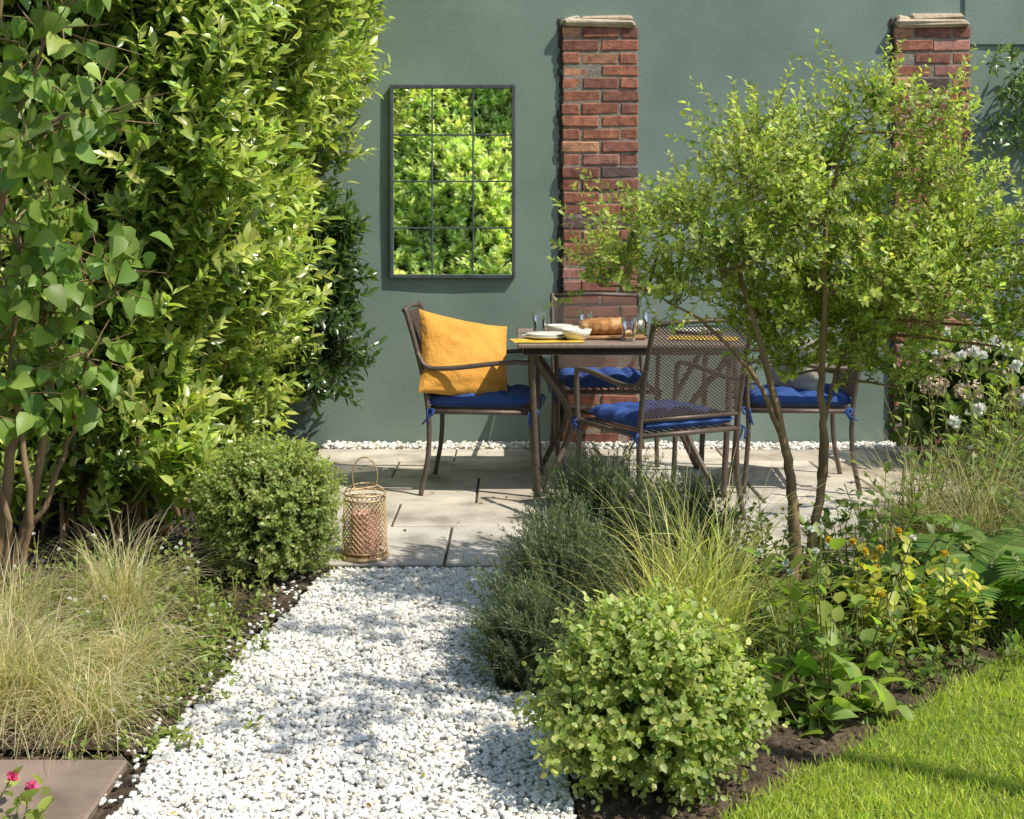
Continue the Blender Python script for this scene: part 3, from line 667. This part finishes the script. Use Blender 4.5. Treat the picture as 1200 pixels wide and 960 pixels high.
a.obj('vines',M_bark,cl,True); B=np.array(B);D=np.array(D)
P,LD,NN,t=shoot_leaves(B,D,np.full(len(B),.09),5,1.1)
place('leaves',T_OVAL,P,LD,NN+np.array([0,-.6,.5]),rng.uniform(.035,.06,len(P)),mixc((.06,.12,.03),(.20,.29,.08),t,.2),M_leaf,cl)
def tree(name,stems,radii,clusters,ntw,nl,leaf,c1,c2,tpl,twL=(.1,.22),wid=1.,rs=1.):
    e=empty(name); a=Acc(); nodes=[]
    for s,r0 in zip(stems,radii):
        P=bez(s,8)+rng.normal(0,.002,(8*(len(s)-1)+1,3)); a.tube(P,np.linspace(r0,r0*.3,len(P)),8); nodes+=list(P[len(P)//3:])
    nodes=np.array(nodes); B=[];D=[];L=[]
    for (x,y,z,r) in clusters:
        c=np.array([x,y,z]); dist=np.linalg.norm(nodes-c,axis=1)+np.where(nodes[:,2]>z,.5,0); j=np.argmin(dist); p=nodes[j]
        mid=(p+c)/2+np.array([0,0,-.04*dist[j]])
        P=bez([p,mid,c-np.array([0,0,r*.4])],6); a.tube(P,np.linspace(.0065,.003,len(P)),6)
        n=int(ntw*(r/.15)**1.6)
        for _ in range(n):
            d=nrm(rng.normal(size=3)*np.array([1,1,.75])+np.array([0,0,.25])); q=c+d*r*rng.uniform(.1,.95)*np.array([1.15,1.15,.8]); q0=c+d*r*.1-np.array([0,0,r*.3])
            if rng.random()<.2: a.tube([q0,(q0+q)/2+rng.normal(0,.01,3),q],[.0025,.0018,.0012],4,None,False)
            dr=d*.7+np.array([0,0,.6])+rng.normal(0,.45,3); l=rng.uniform(*twL)
            B.append(q);D.append(dr);L.append(l)
        for _ in range(5):
            d=nrm(rng.normal(size=3)*np.array([1,.6,.4])+np.array([.1,0,.8])); B.append(c+d*r*.85);D.append(d);L.append(twL[1]*rng.uniform(1.,1.35))
    B=np.array(B);D=nrm(np.array(D));L=np.array(L)
    for i in range(len(B)): a.tube([B[i],B[i]+D[i]*L[i]],[.0016,.0008],3,None,False)
    a.obj('branches',M_bark,e,True)
    P,LD,NN,t=shoot_leaves(B,D,L,nl,1.0,.05)
    place('leaves',tpl,P,LD,NN,rng.uniform(leaf[0],leaf[1],len(P)),mixc(c1,c2,t*.75+rng.normal(.1,.2,len(t)),.2),M_leafsoft,e,wid)
cl_=[(1.17,1.68,.10),(.86,1.57,.14),(.745,1.43,.15),(1.03,1.49,.17),(1.375,1.46,.17),(1.576,1.33,.15),(1.64,1.13,.13),(1.375,1.19,.19),(1.09,1.24,.19),(.774,1.21,.16),(.516,1.30,.12),(.372,1.165,.12),(.573,1.08,.12),(.86,1.02,.14),(1.146,.98,.16),(1.4,.93,.14),(1.57,.95,.11),(1.0,.80,.10),(1.22,.82,.10),(1.33,1.62,.09),(.29,1.12,.07),(.66,1.33,.1),(1.0,1.38,.15),(1.25,1.35,.15),(1.2,1.1,.15),(.98,1.12,.15),(1.48,1.08,.13),(.67,1.17,.12),(1.7,1.28,.10),(1.72,1.0,.08),(1.3,.78,.08),(.92,1.32,.14),(.88,.90,.10),(1.35,1.02,.14),(1.05,1.0,.14),(1.5,1.22,.14)]
clus=[(x,4.3+rng.uniform(-.28,.28),z,r) for x,z,r in cl_]
st=[[(.93,4.27,-.04),(.945,4.27,.25),(.93,4.3,.48),(.88,4.3,.72),(.82,4.3,.95),(.76,4.3,1.15)],
    [(.985,4.3,-.04),(1.01,4.3,.25),(1.05,4.3,.5),(1.04,4.3,.75),(1.04,4.25,1.0),(1.03,4.2,1.3),(1.1,4.2,1.6)],
    [(1.01,4.31,.2),(1.04,4.33,.4),(1.06,4.35,.62),(1.14,4.4,.85),(1.3,4.4,1.05),(1.5,4.4,1.2)],
    [(.90,4.3,.6),(.80,4.25,.80),(.64,4.25,.97),(.45,4.25,1.08)]]
tree('ornamental_tree',st,[.023,.018,.010,.010],clus,62,18,(.017,.033),(.18,.24,.05),(.52,.57,.18),T_NARROW,twL=(.08,.19),wid=1.4)
cl2=[(1.75+rng.normal(0,.35),2.45+rng.normal(0,.35),3.2+rng.normal(0,.25),.16) for _ in range(9)]
tree('unseen_dapple_tree',[[(3.4,1.4,-.04),(3.35,1.5,1.2),(3.0,1.9,2.2),(2.4,2.2,2.9),(1.7,2.5,3.2)],[(3.35,1.5,1.2),(3.5,1.3,2.4),(3.3,1.0,3.3)]],[.06,.04],cl2,6,8,(.04,.07),(.10,.16,.04),(.2,.3,.07),T_OVAL,(.12,.25))  # unseen tree added out of frame, crown placed to dapple the gravel
# hedge behind the viewer (seen in the mirror)
bh=empty('laurel_hedge'); N=3400
x=rng.uniform(-2.6,1.2,N); z=rng.uniform(.1,4.3,N); y=-.9-.85*z+.14*np.sin(x*3+z*2)+.10*np.sin(z*4-x)-rng.random(N)*.08
B=np.stack([x,y,z],1);D=np.stack([rng.normal(.2,.45,N),rng.normal(.6,.4,N),rng.normal(.8,.4,N)],1);L=rng.uniform(.10,.24,N)
P,LD,NN,t=shoot_leaves(B,D,L,11,1.05)
place('leaves',T_OVAL,P,LD,NN+np.array([.4,.1,.6]),rng.uniform(.07,.115,len(P)),mixc((.30,.37,.12),(.74,.76,.38),t,.25),M_leafsoft,bh,1.3)
V,F=grid(-3.6,2.4,0,4.2,30,16,lambda X,Z:-1.30-.85*Z+.14*np.sin(X*3+Z*2))
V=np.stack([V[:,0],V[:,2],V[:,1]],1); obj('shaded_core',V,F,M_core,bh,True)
perennial('pink_geranium',(-1.08,2.72,GZ),9,.13,.05,(.03,.05),T_ROUND,lt1,lt2,nl=5,lean=.4,flowers=((.75,.14,.32),.018,3))
